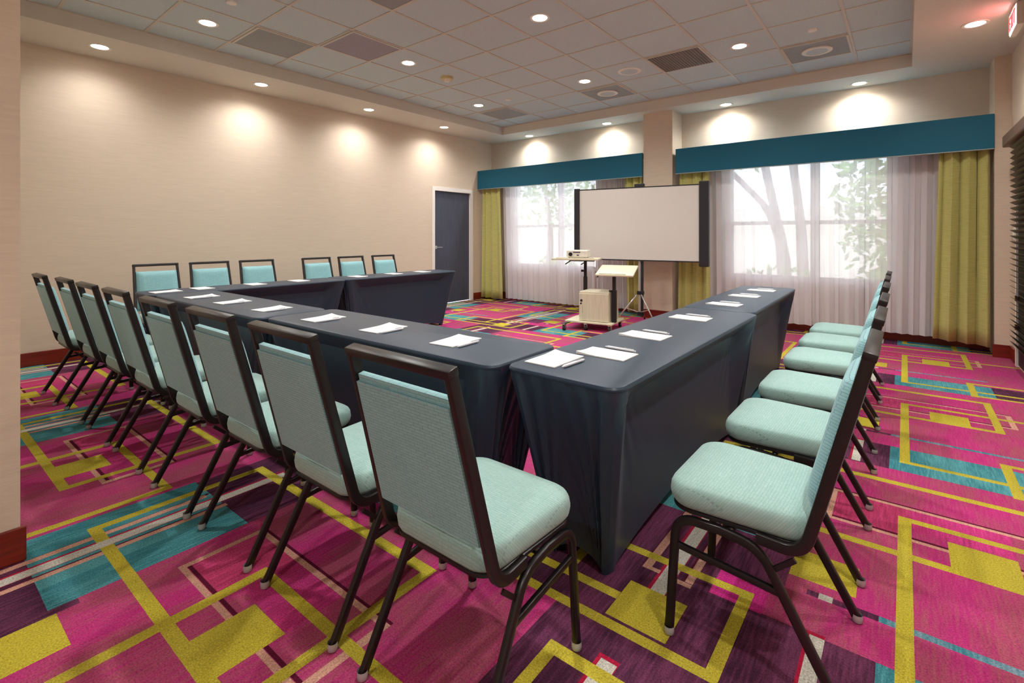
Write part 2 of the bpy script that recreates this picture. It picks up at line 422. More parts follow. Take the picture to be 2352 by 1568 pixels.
# soffit ring, tray sides and tiles
bm = bmesh.new()
box(bm, XL, TX0, YN, YW, ZS, ZS + 0.4); box(bm, TX1, XR, YB, YW, ZS, ZS + 0.4)
box(bm, TX0, TX1, TY1, YW, ZS, ZS + 0.4); box(bm, TX0, XN, YN, TY0, ZS, ZS + 0.4); box(bm, XN, TX1, YB, TY0, ZS, ZS + 0.4)
struct('ceiling_soffit', bm, M['soffit'])
struct('ceiling', BX(TX0, TX1, TY0, TY1, ZT, ZT + 0.1), M['tile'])
GX = [-2.852 + 0.6096 * k for k in range(-4, 5)]; GY = [3.254 + 0.6096 * k for k in range(-4, 6)]
bm = bmesh.new()
for x in GX:
    if TX0 < x < TX1: box(bm, x - 0.012, x + 0.012, TY0, TY1, ZT - 0.006, ZT)
for y in GY:
    if TY0 < y < TY1: box(bm, TX0, TX1, y - 0.012, y + 0.012, ZT - 0.0055, ZT)
for a in (TX0, TX1 - 0.02): box(bm, a, a + 0.02, TY0, TY1, ZT - 0.0065, ZT)
for a in (TY0, TY1 - 0.02): box(bm, TX0, TX1, a, a + 0.02, ZT - 0.0065, ZT)
struct('trim_1', bm, M['tbar'])
# baseboards
BH, BT = 0.13, 0.016
struct('baseboard_left', BX(XL, XL + BT, YN, DY0 - 0.05, 0, BH, bev=0.004), M['wood_red'])
struct('baseboard_corner', BX(XL, XL + BT, DY1 + 0.05, YW - 0.02, 0, BH, bev=0.004), M['wood_red'])
bm = bmesh.new(); box(bm, -3.07, -2.596, YP - BT, YP, 0, BH); box(bm, -2.612, -2.596, YP, YW - 0.02, 0, BH)
struct('baseboard_pillar', bm, M['wood_red'])
bm = bmesh.new(); box(bm, 0.696, XR - BT, YP - BT, YP, 0, BH); box(bm, XR - BT, XR, 6.70, YP, 0, BH)
struct('baseboard_pier', bm, M['wood_red'])
struct('baseboard_near', BX(XN, XN + BT, YB, YN + BT, 0, BH, bev=0.004), M['wood_red'])
bm = bmesh.new(); box(bm, XL + BT, -3.07, YW - BT, YW, 0, BH); box(bm, -2.596, 0.712, YW - BT, YW, 0, BH)
struct('baseboard_back', bm, M['wood_red'])

# ------------------------------------------------------------------ door on the left wall
d = struct('door_1', BX(XL - 0.075, XL - 0.035, DY0 + 0.005, DY1 - 0.02, 0.01, DZ - 0.02), M['door'])
bm = bmesh.new()
for a, b in ((DY0 - 0.05, DY0 + 0.012), (DY1 - 0.035, DY1 + 0.03)): box(bm, XL - 0.10, XL + 0.014, a, b, 0, DZ + 0.045)
box(bm, XL - 0.10, XL + 0.014, DY0 + 0.012, DY1 - 0.035, DZ - 0.025, DZ + 0.045)
obj('door_frame', bm, M['white_paint'], d)
bm = bmesh.new(); cyl(bm, (XL - 0.035, DY0 + 0.075, 1.02), (XL - 0.028, DY0 + 0.075, 1.02), 0.028, n=20)
cyl(bm, (XL - 0.03, DY0 + 0.075, 1.02), (XL + 0.012, DY0 + 0.075, 1.02), 0.009); sweep(bm, fillet([(XL + 0.006, DY0 + 0.072, 1.02), (XL + 0.012, DY0 + 0.14, 1.02), (XL + 0.008, DY0 + 0.19, 1.018)], 0.02), 0.006, 0.008, side=Vector((0, 0, 1)), rnd=0.6)
smooth_by_angle(obj('door_handle', bm, M['steel'], d))

# ------------------------------------------------------------------ windows
for i, (a, b) in enumerate((W1, W2)):
    mull = a + 1.04; y0, y1 = YW + 0.03, YW + 0.10
    bm = bmesh.new(); f = 0.045
    box(bm, a, a + f, y0, y1, WZ0, WZ1); box(bm, b - f, b, y0, y1, WZ0, WZ1)
    box(bm, a + f, b - f, y0, y1, WZ0, WZ0 + f); box(bm, a + f, b - f, y0, y1, WZ1 - f, WZ1)
    box(bm, mull - 0.05, mull + 0.05, y0, y1, WZ0 + f, WZ1 - f)
    box(bm, a + f, mull - 0.05, y0 + 0.01, y1 - 0.01, 1.375, 1.425); box(bm, mull + 0.05, b - f, y0 + 0.01, y1 - 0.01, 1.375, 1.425)
    w = struct('window_%d' % (i + 1), bm, M['white_paint'])
    for p, q in ((a + f, mull - 0.05), (mull + 0.05, b - f)):
        for z0, z1 in ((WZ0 + f, 1.375), (1.425, WZ1 - f)): obj('pane', BX(p, q, y0 + 0.03, y0 + 0.036, z0, z1), M['glass'], w)
    obj('window_sill', BX(a - 0.02, b + 0.02, YW - 0.025, YW + 0.03, WZ0 - 0.025, WZ0, bev=0.004), M['white_paint'], w)

# ------------------------------------------------------------------ glazed door with wood blind on the right wall (only its far edge is in view)
bm = bmesh.new(); A0, A1 = 5.55, 6.60
box(bm, XR - 0.02, XR, A1 - 0.07, A1, 0, 2.09); box(bm, XR - 0.02, XR, A0, A0 + 0.07, 0, 2.09); box(bm, XR - 0.02, XR, A0 + 0.07, A1 - 0.07, 2.02, 2.09)
dr = struct('door_2', bm, M['white_paint'])
obj('pane', BX(XR - 0.006, XR - 0.001, A0 + 0.07, A1 - 0.07, 0.02, 2.02), M['black'], dr)
for z in (0.35, 0.62): obj('hinge', BX(XR - 0.03, XR - 0.019, A1 - 0.10, A1 - 0.06, z, z + 0.05), M['molding'], dr)
bl = tag(empty('wood_blind', (XR, A0, 0)), 'dark wooden slat blind with walnut headrail on the right wall', 'blind')
obj('headrail', BX(-0.10, -0.004, -0.04, A1 - A0 + 0.05, 2.08, 2.19, bev=0.012), M['molding'], bl)
bm = bmesh.new()
for k in range(36):
    z = 2.05 - k * 0.052
    mt = Matrix.Translation((-0.045, 0, z)) @ Matrix.Rotation(math.radians(35), 4, 'Y')
    box(bm, -0.024, 0.024, 0.09, A1 - A0 - 0.09, -0.0015, 0.0015, mtx=mt)
obj('slats', bm, M['blind'], bl)
sw = tag(obj('light_switch', BX(XR - 0.012, XR, 6.72, 6.80, 1.19, 1.31, bev=0.004), M['white_plastic']), 'white light switch plate on the right wall beside the pier', 'light switch')
obj('rocker', BX(XR - 0.018, XR - 0.012, 6.745, 6.775, 1.22, 1.28, bev=0.002), M['white_plastic'], sw)

wo = tag(obj('wall_outlet', BX(XL, XL + 0.006, 1.74, 1.81, 0.42, 0.535, bev=0.002), M['white_plastic']), 'white outlet plate low on the left wall behind the near chairs', 'outlet')
obj('socket', BX(XL + 0.006, XL + 0.008, 1.757, 1.793, 0.445, 0.51), M['white_paint'], wo)

# ------------------------------------------------------------------ exit sign
ex = tag(empty('exit_sign', (0.665, 5.325, 2.85)), 'lit exit sign with red letters near the right wall ceiling', 'exit sign')
obj('housing', BX(0.004, 0.044, 0, 0.33, 0, 0.175, bev=0.004), M['grey_green'], ex)
obj('lit_face', BX(0.0, 0.0045, 0.01, 0.32, 0.01, 0.165), M['lit_white'], ex)
obj('canopy', BX(0.0, 0.05, 0.10, 0.24, 0.175, 0.194), M['grey_green'], ex)
def exit_letters():
    bm = bmesh.new(); x0, x1 = -0.004, 0.0; h0, h1 = 0.035, 0.145; st = 0.014
    # the face looks towards -x, so the word runs from far (left) to near (right): decreasing y
    Y = lambda s: 0.305 - s
    def r(s0, s1, a, b): box(bm, x0, x1, Y(s1), Y(s0), a, b)
    r(0, st, h0, h1); r(st, 0.055, h0, h0 + st); r(st, 0.055, h1 - st, h1); r(st, 0.048, 0.083, 0.083 + st)
    for sgn in (1, -1):
        L = math.hypot(0.055, h1 - h0); ang = math.atan2(h1 - h0, 0.055 * sgn)
        mt = Matrix.Translation((0, Y(0.105), (h0 + h1) / 2)) @ Matrix.Rotation(ang, 4, 'X')
        box(bm, x0, x1, -L / 2, L / 2, -st / 2, st / 2, mtx=mt)
    r(0.155, 0.155 + st, h0, h1)
    r(0.195, 0.265, h1 - st, h1); r(0.223, 0.223 + st, h0, h1 - st)
    return bm
obj('letters', exit_letters(), M['red'], ex)
rl = light('sign_glow', 'AREA', (-0.02, 0.16, 0.09), 0.7, (1, 0.12, 0.15), size=0.3, size_y=0.16, shape='RECTANGLE')
rl.rotation_euler = (0, math.radians(90), 0); rl.parent = ex

# ------------------------------------------------------------------ ceiling fittings
DL = empty('downlight'); DLp = []
bm = bmesh.new(); lathe(bm, [(0.058, 0.0), (0.075, -0.006), (0.088, -0.006), (0.092, -0.001), (0.092, 0.0)], 28)
smooth_by_angle(obj('trim_ring', bm, M['white_plastic'], DL))
bm = bmesh.new(); lathe(bm, [(0.0, -0.004), (0.04, -0.0045), (0.066, -0.003), (0.066, -0.001)], 28)
obj('lens', bm, M['bulb'], DL, smooth=True)
def downlight(x, y, z, label, power, first=[True]):
    if first[0]: o = DL; first[0] = False
    else: o = copy_tree(DL)
    o.location = (x, y, z)
    tag(o, label, 'ceiling light', 'recessed downlights')
    l = light('lamp', 'SPOT', (0, 0, -0.012), power, SPOT_COL, spot_size=math.radians(156), spot_blend=1.0, shadow_soft_size=0.05)
    l.parent = o
    return o
dls = [
 (-6.02, 1.16, 0, 'recessed downlight in the left soffit, nearest the camera', 1), (-6.02, 2.668, 0, 'second recessed downlight along the left soffit from the camera', 1),
 (-6.02, 4.178, 0, 'third recessed downlight along the left soffit from the camera', 1), (-6.02, 5.652, 0, 'recessed downlight in the left soffit above the charcoal door', 1),
 (-5.335, 7.125, 0, 'recessed downlight above the left part of the short teal valance', 1.1), (-3.763, 7.125, 0, 'recessed downlight above the short teal valance beside the pillar', 1.1),
 (-1.93, 7.125, 0, 'recessed downlight above the long teal valance near the pillar', 1.1), (-0.42, 7.125, 0, 'recessed downlight above the right half of the long teal valance', 1.1),
 (0.472, 5.739, 0, 'recessed downlight in the right soffit beside the exit sign', 0.8),
 (-4.985, 1.73, 1, 'recessed downlight in the tiles above the near left, beside a grey panel', 1), (-4.375, 3.558, 1, 'recessed downlight in the tiles near the smoke detector', 1),
 (-2.547, 3.558, 1, 'recessed downlight high in the middle of the tiled ceiling', 1), (-4.985, 5.387, 1, 'recessed downlight in the tiles at the far left, beside a grey panel', 1),
 (-3.156, 5.387, 1, 'recessed downlight in the tiles just left of the plain tile speaker, above the screen', 1), (-1.327, 5.387, 1, 'recessed downlight in the tiles right of the dark vent', 1)]
for x, y, t, lab, k in dls: downlight(x, y, ZT if t else ZS, lab, SPOT_W * (k * 1.3 if t else k * 0.62))
# unseen downlights added above and behind the camera to light the near half
for i, (x, y, t) in enumerate([(-3.156, 1.73, 1), (-1.327, 1.73, 1), (-0.72, 3.558, 1), (0.472, 3.2, 0), (0.472, 0.7, 0), (-0.35, -1.35, 0)]):
    downlight(x, y, ZT if t else ZS, ['added recessed downlight over the near table row, out of frame', 'added recessed downlight over the near table corner, out of frame', 'added recessed downlight over the right table row, out of frame',
        'added recessed downlight in the right soffit, out of frame', 'added recessed downlight in the right soffit beside the camera, out of frame', 'added recessed downlight behind the camera, out of frame'][i], SPOT_W * (2.4 if i == 5 else 1.6))

def panel_at(x, y, name, mat, label, cat, group, slats=False):
    e = tag(empty(name, (x, y, ZT - 0.006)), label, cat, group)
    h = 0.29
    bm = bmesh.new(); box(bm, -h, h, -h, h, -0.004, 0.0)
    if slats:
        for k in range(18):
            v = -h + 0.03 + k * (2 * h - 0.06) / 17; box(bm, v - 0.006, v + 0.006, -h + 0.02, h - 0.02, -0.010, -0.004)
    obj('panel', bm, mat, e)
    bm = bmesh.new()
    for a in (-h - 0.004, h - 0.016):
        box(bm, a, a + 0.02, -h - 0.004, h + 0.004, -0.008, 0.0); box(bm, -h + 0.016, h - 0.016, a, a + 0.02, -0.0079, 0.0)
    obj('rim', bm, M['tbar'], e)
    return e
panel_at(-4.985, 2.34, 'air_vent', M['vent'], 'grey perforated ceiling panel near the front left downlight', 'vent', 'ceiling panels')
panel_at(-4.375, 2.95, 'air_vent', M['vent_mauve'], 'mauve grey ceiling panel with pale rim, right of the front left panel', 'vent', 'ceiling panels')
panel_at(-3.156, 2.34, 'air_vent', M['vent'], 'grey ceiling panel cut off by the top edge', 'vent', 'ceiling panels')
panel_at(-1.937, 5.387, 'air_vent', M['vent_dark'], 'dark slatted ceiling vent between the speaker and right downlight', 'vent', 'ceiling panels', True)
panel_at(-4.985, 5.997, 'air_vent', M['vent'], 'grey ceiling panel at the far left corner of the tray', 'vent', 'ceiling panels')
def speaker(x, y, label, onpanel):
    if onpanel: panel_at(x, y, 'speaker_panel', M['vent'], label.replace('round white ceiling speaker', 'grey square ceiling panel').replace('set in a grey panel', 'holding a round speaker'), 'ceiling panel', 'ceiling panels')
    e = tag(empty('ceiling_speaker', (x, y, ZT - (0.016 if onpanel else 0.0))), label, 'speaker', 'ceiling speakers')
    bm = bmesh.new(); lathe(bm, [(0.10, -0.008), (0.125, -0.010), (0.14, -0.004), (0.14, 0.006)], 32); smooth_by_angle(obj('rim', bm, M['white_plastic'], e))
    bm = bmesh.new(); lathe(bm, [(0, -0.006), (0.102, -0.006), (0.102, 0.004)], 32); obj('grille', bm, M['tile'], e)
speaker(-0.717, 5.997, 'round white ceiling speaker set in a grey panel at the far right', True)
speaker(-3.156, 5.997, 'round white ceiling speaker set in a grey panel above the screen', True)
speaker(-2.547, 5.387, 'round white ceiling speaker set in a plain tile left of the dark vent', False)
sd = tag(empty('smoke_detector', (-4.40, 4.18, ZT)), 'cream round smoke detector on the tiled ceiling', 'smoke detector')
bm = bmesh.new(); lathe(bm, [(0.0, -0.03), (0.075, -0.03), (0.078, 0.0)], 28); smooth_by_angle(obj('base', bm, plain('cream_plastic', S(214, 198, 140), 0.5), sd))
bm = bmesh.new(); lathe(bm, [(0.0, -0.06), (0.03, -0.058), (0.04, -0.03)], 24); smooth_by_angle(obj('sensor_dome', bm, M['white_plastic'], sd))
for x, y, lab in ((-4.38, 1.70, 'small white sprinkler cover at the top left of the ceiling'), (-0.68, 5.387, 'small white sprinkler cover at the right beside the grey speaker panel'), (-4.43, 5.41, 'small white sprinkler cover near the far left downlight')):
    bm = bmesh.new(); lathe(bm, [(0.0, -0.014), (0.038, -0.014), (0.042, -0.008), (0.042, 0.0)], 24)
    tag(smooth_by_angle(obj('sprinkler_cover', bm, M['white_plastic'])), lab, 'sprinkler', 'sprinkler covers').location = (x, y, ZT)

# ------------------------------------------------------------------ valances and curtains
def valance(x0, x1, label):
    e = tag(empty('valance', (x0, YP - 0.035, 2.115)), label, 'valance', 'teal valances')
    w = x1 - x0
    obj('front_panel', BX(0, w, 0, 0.035, 0, 0.352, bev=0.006), M['valance'], e)
    obj('top_board', BX(0.002, w - 0.002, 0.035, YW - YP + 0.03, 0.325, 0.345), M['valance'], e)
    obj('piping', BX(0.002, w - 0.002, -0.003, 0.0345, -0.006, 0.001), plain('silver_cord', S(170, 186, 186), 0.6), e)
valance(XL + 0.004, -3.058, 'short teal upholstered valance over the left window')
valance(-2.555, 0.710, 'long teal upholstered valance over the right window')

def drape_bm(x0t, x1t, x0b, x1b, y, z0, z1, folds, amp, seed, zb_slope=0.0, thick=0.0):
    rnd = random.Random(seed); nx = folds * 10; nz = 14
    ph = [rnd.uniform(-0.6, 0.6) for _ in range(folds + 2)]; am = [rnd.uniform(0.6, 1.25) for _ in range(folds + 2)]
    bm = bmesh.new(); g = []
    for j in range(nz + 1):
        t = j / nz; row = []
        for i in range(nx + 1):
            s = i / nx; k = s * folds; ki = int(min(k, folds - 1)); fr = k - ki
            a = am[ki] * (1 - fr) + am[ki + 1] * fr; p = ph[ki] * (1 - fr) + ph[ki + 1] * fr
            x = (x0t + (x1t - x0t) * s) * (1 - t) + (x0b + (x1b - x0b) * s) * t
            yy = y + amp * a * (0.75 + 0.25 * t) * math.sin(2 * PI * k + p * (0.6 + 0.6 * t))
            x += 0.25 * amp * math.sin(4 * PI * k + p)
            zz = z1 + (z0 + zb_slope * s - z1) * t
            row.append(bm.verts.new((x, yy, zz)))
        g.append(row)
    for j in range(nz):
        for i in range(nx): bm.faces.new([g[j][i], g[j][i + 1], g[j + 1][i + 1], g[j + 1][i]])
    return bm
def drape(name, mat, label, cat, group, *a, solid=0.003, **k):
    o = obj(name, drape_bm(*a, **k), mat, smooth=True)
    if solid:
        md = o.modifiers.new('thickness', 'SOLIDIFY'); md.thickness = solid
    return tag(o, label, cat, group)
ZC = 2.40
G1, G2 = 'olive green curtains', 'white sheer curtains'
drape('curtain', M['olive'], 'olive curtain in the far left corner beside the charcoal door', 'curtain', G1, -6.36, -5.93, -6.39, -5.85, 7.0, 0.035, ZC, 3, 0.040, 1)
drape('curtain', M['olive'], 'olive curtain left of the pillar, behind the projection screen', 'curtain', G1, -3.40, -3.09, -3.36, -3.09, 7.0, 0.06, ZC, 3, 0.040, 2)
drape('curtain', M['olive'], 'olive curtain right of the pillar, behind the screen edge', 'curtain', G1, -2.52, -2.12, -2.55, -2.10, 7.0, 0.06, ZC, 3, 0.040, 3)
drape('curtain', M['olive'], 'olive curtain at the right end of the long valance', 'curtain', G1, 0.30, 0.69, 0.24, 0.69, 7.0, 0.115, ZC, 3, 0.048, 4, zb_slope=-0.03)
drape('sheer_curtain', M['sheer'], 'white sheer curtain across the left window', 'curtain', G2, -5.98, -3.97, -5.90, -3.97, 7.13, 0.04, ZC, 16, 0.034, 5, solid=0)
drape('sheer_curtain', M['sheer'], 'gathered sheer curtain bunched left of the pillar', 'curtain', G2, -3.97, -3.38, -3.97, -3.34, 7.12, 0.07, ZC, 7, 0.036, 6, solid=0)
drape('sheer_curtain', M['sheer'], 'white sheer curtain across the left pane of the right window', 'curtain', G2, -2.16, -0.90, -2.14, -0.90, 7.13, 0.10, ZC, 10, 0.034, 7, solid=0)
drape('sheer_curtain', M['sheer'], 'white sheer curtain across the right pane, gathered beside the right olive curtain', 'curtain', G2, -0.90, 0.33, -0.90, 0.30, 7.13, 0.11, ZC, 12, 0.034, 8, solid=0)
drape('sheer_curtain', M['sheer'], 'second layer of sheer bunched next to the right olive curtain', 'curtain', G2, -0.03, 0.33, 0.05, 0.30, 7.20, 0.11, ZC, 6, 0.030, 9, solid=0)

# ------------------------------------------------------------------ outside the windows
struct('ground', BX(-16, 6, YW + 0.25, 30, -0.3, -0.2), M['lawn'])
def leaves(n, c, r, seed, sz=0.10):
    rnd = random.Random(seed); bm = bmesh.new()
    for _ in range(n):
        d = Vector((rnd.gauss(0, 1), rnd.gauss(0, 1), rnd.gauss(0, 1))).normalized() * rnd.random() ** 0.4
        p = Vector(c) + Vector((d.x * r[0], d.y * r[1], d.z * r[2]))
        a = Vector((rnd.gauss(0, 1), rnd.gauss(0, 1), rnd.gauss(0, 1))).normalized(); b = a.orthogonal().normalized(); s = sz * rnd.uniform(0.6, 1.3)
        v = [bm.verts.new(p + q) for q in (-a * s, b * s * 0.45 - a * s * 0.1, a * s, -b * s * 0.45 - a * s * 0.1)]
        bm.faces.new(v)
    return bm
def tree(loc, limbs, fol, label, seed):
    e = tag(empty('tree', loc), label, 'tree', 'garden trees outside')
    bm = bmesh.new()
    for pts, r0, r1 in limbs:
        P = fillet(pts, 0.4, 5)
        for i in range(len(P) - 1):
            a = r0 + (r1 - r0) * i / (len(P) - 1); b = r0 + (r1 - r0) * (i + 1) / (len(P) - 1); cyl(bm, P[i], P[i + 1], a, b, n=10)
    obj('trunk', bm, M['trunk'], e, smooth=True)
    obj('foliage', leaves(*fol, seed), M['leaf'], e)
tree((-1.75, 10.6, -0.2), [([(0, 0, 0), (-0.1, 0, 1.3), (-0.55, 0, 3.6)], 0.13, 0.07), ([(-0.05, 0, 1.0), (-0.3, 0.1, 1.9), (-1.1, 0.1, 2.8)], 0.09, 0.05), ([(0.25, 0.2, 0), (0.2, 0.2, 1.6), (-0.05, 0.2, 3.8)], 0.10, 0.07)], (420, (-0.5, 0.6, 3.5), (1.5, 0.6, 0.7)), 'forked tree outside the left pane of the right window', 11)
tree((0.05, 9.6, -0.2), [([(0, 0, 0), (0.05, 0, 1.5), (0.0, 0, 3.4)], 0.09, 0.05)], (900, (-0.25, -0.1, 2.0), (0.70, 0.45, 1.7)), 'leafy green tree outside the right pane of the right window', 12)
tree((-7.6, 11.0, -0.2), [([(0, 0, 0), (0.1, 0, 1.5), (-0.2, 0, 3.4)], 0.10, 0.06)], (900, (0.6, 0, 2.6), (2.2, 0.8, 1.1)), 'green tree outside the left window', 13)
for x, y, lab, sd in ((-1.6, 9.3, 'low shrub outside the left pane of the right window', 21), (0.0, 8.6, 'low shrub outside the right pane of the right window', 22), (-6.4, 9.6, 'low shrub outside the left window', 23)):
    tag(obj('shrub', leaves(420, (0, 0, 0.45), (0.75, 0.4, 0.5), sd, 0.08), M['leaf']), lab, 'shrub', 'garden shrubs outside').location = (x, y, -0.2)
struct('garden_wall', BX(-14, 4, 15.0, 15.2, -0.3, 2.0), M['stucco'])

# ------------------------------------------------------------------ banquet chair
def make_chair():
    root = empty('banquet_chair')
    yb = lambda z: -0.28 + (0.945 - z) * (0.145 / 0.56)        # centre line of the back posts
    hwx = lambda z: 0.2 - 0.0165 * (z - 0.385) / 0.56            # their half spacing
    # back frame: two bent posts and the top bar
    bm = bmesh.new()
    for s in (-1, 1):
        path = fillet([(s * hwx(0.93), yb(0.93), 0.93), (s * 0.2, yb(0.385), 0.385), (s * 0.198, -0.02, 0.388)], 0.075, 8)
        sweep(bm, path, 0.0105, 0.0155, rnd=0.35)
    mt = Matrix.Translation((0, yb(0.935), 0.933)) @ Matrix.Rotation(math.radians(14.5), 4, 'X')
    box(bm, -hwx(0.93) - 0.0115, hwx(0.93) + 0.0115, -0.0165, 0.0165, -0.010, 0.012, bev=0.003, mtx=mt)
    smooth_by_angle(obj('back_frame', bm, M['frame'], root), 35)
    # seat cushion with a domed top and rounded corners
    def rr(hw, y0, y1, r, n=7):
        out = []
        for cx, cy, a0 in ((hw - r, y1 - r, 0), (-hw + r, y1 - r, 90), (-hw + r, y0 + r, 180), (hw - r, y0 + r, 270)):
            for k in range(n + 1):
                a = math.radians(a0 + 90 * k / n); out.append((cx + r * math.cos(a), cy + r * math.sin(a)))
        return out
    def plate(bm, rings):
        prev = None; first = None
        for (hw, y0, y1, r, z) in rings:
            ring = [bm.verts.new((x * (1 - 0.11 * max(0.0, (0.10 - y) / 0.28)), y, z)) for x, y in rr(hw, y0, y1, r)]
            if prev:
                n = len(ring)
                for k in range(n): bm.faces.new([prev[k], prev[(k + 1) % n], ring[(k + 1) % n], ring[k]])
            else: first = ring
            prev = ring
        bm.faces.new(first[::-1]); bm.faces.new(prev)
    bm = bmesh.new()
    plate(bm, [(0.200, -0.150, 0.232, 0.065, 0.404), (0.207, -0.156, 0.240, 0.070, 0.415), (0.210, -0.158, 0.243, 0.070, 0.435), (0.207, -0.156, 0.241, 0.070, 0.455), (0.203, -0.152, 0.236, 0.070, 0.466),
               (0.196, -0.146, 0.229, 0.068, 0.472), (0.170, -0.122, 0.205, 0.060, 0.481), (0.120, -0.095, 0.155, 0.045, 0.488), (0.05, -0.03, 0.09, 0.02, 0.491)])
    obj('seat', bm, M['fabric_seat'], root, smooth=True)
    bm = bmesh.new(); plate(bm, [(0.198, -0.148, 0.228, 0.065, 0.388), (0.204, -0.153, 0.234, 0.068, 0.392), (0.204, -0.153, 0.234, 0.068, 0.400), (0.198, -0.148, 0.228, 0.065, 0.404)])
    smooth_by_angle(obj('seat_frame', bm, M['frame'], root), 35)
    # upholstered back: flat rear panel and rounded front cushion, both between the posts
    ax = Vector((0, yb(0.9) - yb(0.45), 0.45)).normalized(); nf = Vector((0, ax.z, -ax.y))     # nf points forward
    def back_slab(bm, z0, z1, d0, d1, bulge, ins):
        nz, nx = 14, 12; g = {}
        for side in (0, 1):
            for j in range(nz + 1):
                z = z0 + (z1 - z0) * j / nz
                for i in range(nx + 1):
                    u = -1 + 2 * i / nx; hw = hwx(z) - 0.0125 - ins
                    e = (1 - abs(u) ** 6) * (1 - abs(2 * j / nz - 1) ** 8)
                    dd = d0 if side == 0 else d1 + bulge * (e ** 0.5 if e > 0 else 0)
                    p = Vector((u * hw, yb(z), z)) + nf * dd
                    g[side, j, i] = bm.verts.new(p)
        for j in range(nz):
            for i in range(nx):
                bm.faces.new([g[0, j, i], g[0, j, i + 1], g[0, j + 1, i + 1], g[0, j + 1, i]])
                bm.faces.new([g[1, j, i], g[1, j + 1, i], g[1, j + 1, i + 1], g[1, j, i + 1]])
        for j in range(nz):
            for i in (0, nx): bm.faces.new([g[0, j, i], g[0, j + 1, i], g[1, j + 1, i], g[1, j, i]])
        for i in range(nx):
            for j in (0, nz): bm.faces.new([g[0, j, i], g[1, j, i], g[1, j, i + 1], g[0, j, i + 1]])
    bm = bmesh.new(); back_slab(bm, 0.500, 0.853, -0.0165, -0.008, 0.0, 0.001)
    smooth_by_angle(obj('back_panel', bm, M['fabric_back'], root), 50)
    bm = bmesh.new(); back_slab(bm, 0.492, 0.870, -0.007, 0.010, 0.032, 0.001)
    smooth_by_angle(obj('backrest', bm, M['fabric_back'], root), 60)
    # four legs, each pair meeting in the rail under the seat
    for s in (-1, 1):
        for front in (True, False):
            if front: pts = [(s * 0.211, 0.226, 0.012), (s * 0.205, 0.205, 0.372), (s * 0.203, 0.075, 0.374)]
            else: pts = [(s * 0.211, -0.226, 0.012), (s * 0.205, -0.030, 0.364), (s * 0.203, 0.080, 0.374)]
            bm = bmesh.new(); sweep(bm, fillet(pts, 0.06 if front else 0.075, 8), 0.0105, 0.0135, rnd=0.6)
            lg = smooth_by_angle(obj('leg', bm, M['frame'], root), 35)
            bm = bmesh.new(); y = 0.226 if front else -0.227
            lathe(bm, [(0.0, 0.0), (0.011, 0.0), (0.0155, 0.004), (0.0155, 0.016), (0.0148, 0.026)], 14, (s * 0.211, y, 0)); obj('glide', bm, M['glide'], lg, smooth=True)
        bm = bmesh.new(); sweep(bm, [Vector((s * 0.2055, 0.208, 0.285)), Vector((s * 0.2055, -0.082, 0.262))], 0.008, 0.010, rnd=0.5)
        smooth_by_angle(obj('stretcher', bm, M['frame'], root), 35)
        bm = bmesh.new(); box(bm, -0.004, 0.004, -0.075, 0.0, -0.007, 0.007, mtx=Matrix.Translation((s * 0.203, -0.060, 0.315)) @ Matrix.Rotation(math.radians(-42), 4, 'X'))
        obj('bracket', bm, M['frame'], root)
    bm = bmesh.new(); cyl(bm, (0.196, 0.05, 0.376), (-0.196, 0.05, 0.376), 0.010); obj('cross_rail', bm, M['frame'], root, smooth=True)
    return root
chair0 = make_chair(); used = [False]
def place_chair(x, y, rz, label, group):
    o = chair0 if not used[0] else copy_tree(chair0)
    used[0] = True; o.location = (x, y, 0); o.rotation_euler = (0, 0, math.radians(rz)); tag(o, label, 'chair', group)
GA, GB, GC = 'chairs along the near table row', 'chairs along the right table row', 'chairs along the left table row'
near = [(-0.972, 1.028), (-1.545, 1.020), (-2.101, 1.010), (-2.660, 0.990), (-3.308, 0.978), (-3.858, 0.958), (-4.415, 0.940), (-5.020, 0.895)]
lab_n = ['seafoam banquet chair of the near row, largest and closest to the camera', 'second seafoam chair of the near row from the camera, back turned', 'third seafoam chair of the near row from the camera, back turned',
 'fourth seafoam chair of the near row from the camera, back turned', 'fifth seafoam chair of the near row from the camera, back turned', 'sixth seafoam chair of the near row, third from its far left end',
 'seventh seafoam chair of the near row, second from its far left end', 'last seafoam chair of the near row, at its far left end by the wall']
for (x, y), l in zip(near, lab_n): place_chair(x, y, 1.0, l, GA)
right = [(-0.345, 1.70), (-0.348, 2.325), (-0.352, 2.935), (-0.360, 3.65), (-0.368, 4.27), (-0.372, 4.83)]
lab_r = ['seafoam chair of the right row closest to the camera, seen from its side', 'second seafoam chair of the right row from the camera', 'third seafoam chair of the right row from the camera', 'fourth seafoam chair of the right row from the camera',
 'fifth seafoam chair of the right row, last but one before the curtains', 'sixth seafoam chair of the right row, closest to the sheer curtains']
for (x, y), l in zip(right, lab_r): place_chair(x, y, 90.0, l, GB)
left = [1.589, 2.082, 2.582, 3.328, 3.832, 4.367]
lab_l = ['seafoam chair by the left wall, leftmost of the six facing the camera', 'second seafoam chair by the left wall from the left', 'third seafoam chair by the left wall from the left', 'fourth seafoam chair by the left wall, just past the table joint',
 'fifth seafoam chair by the left wall, last but one before the charcoal door', 'sixth seafoam chair by the left wall, closest to the charcoal door']
for y, l in zip(left, lab_l): place_chair(-5.665, y, -90.0, l, GC)

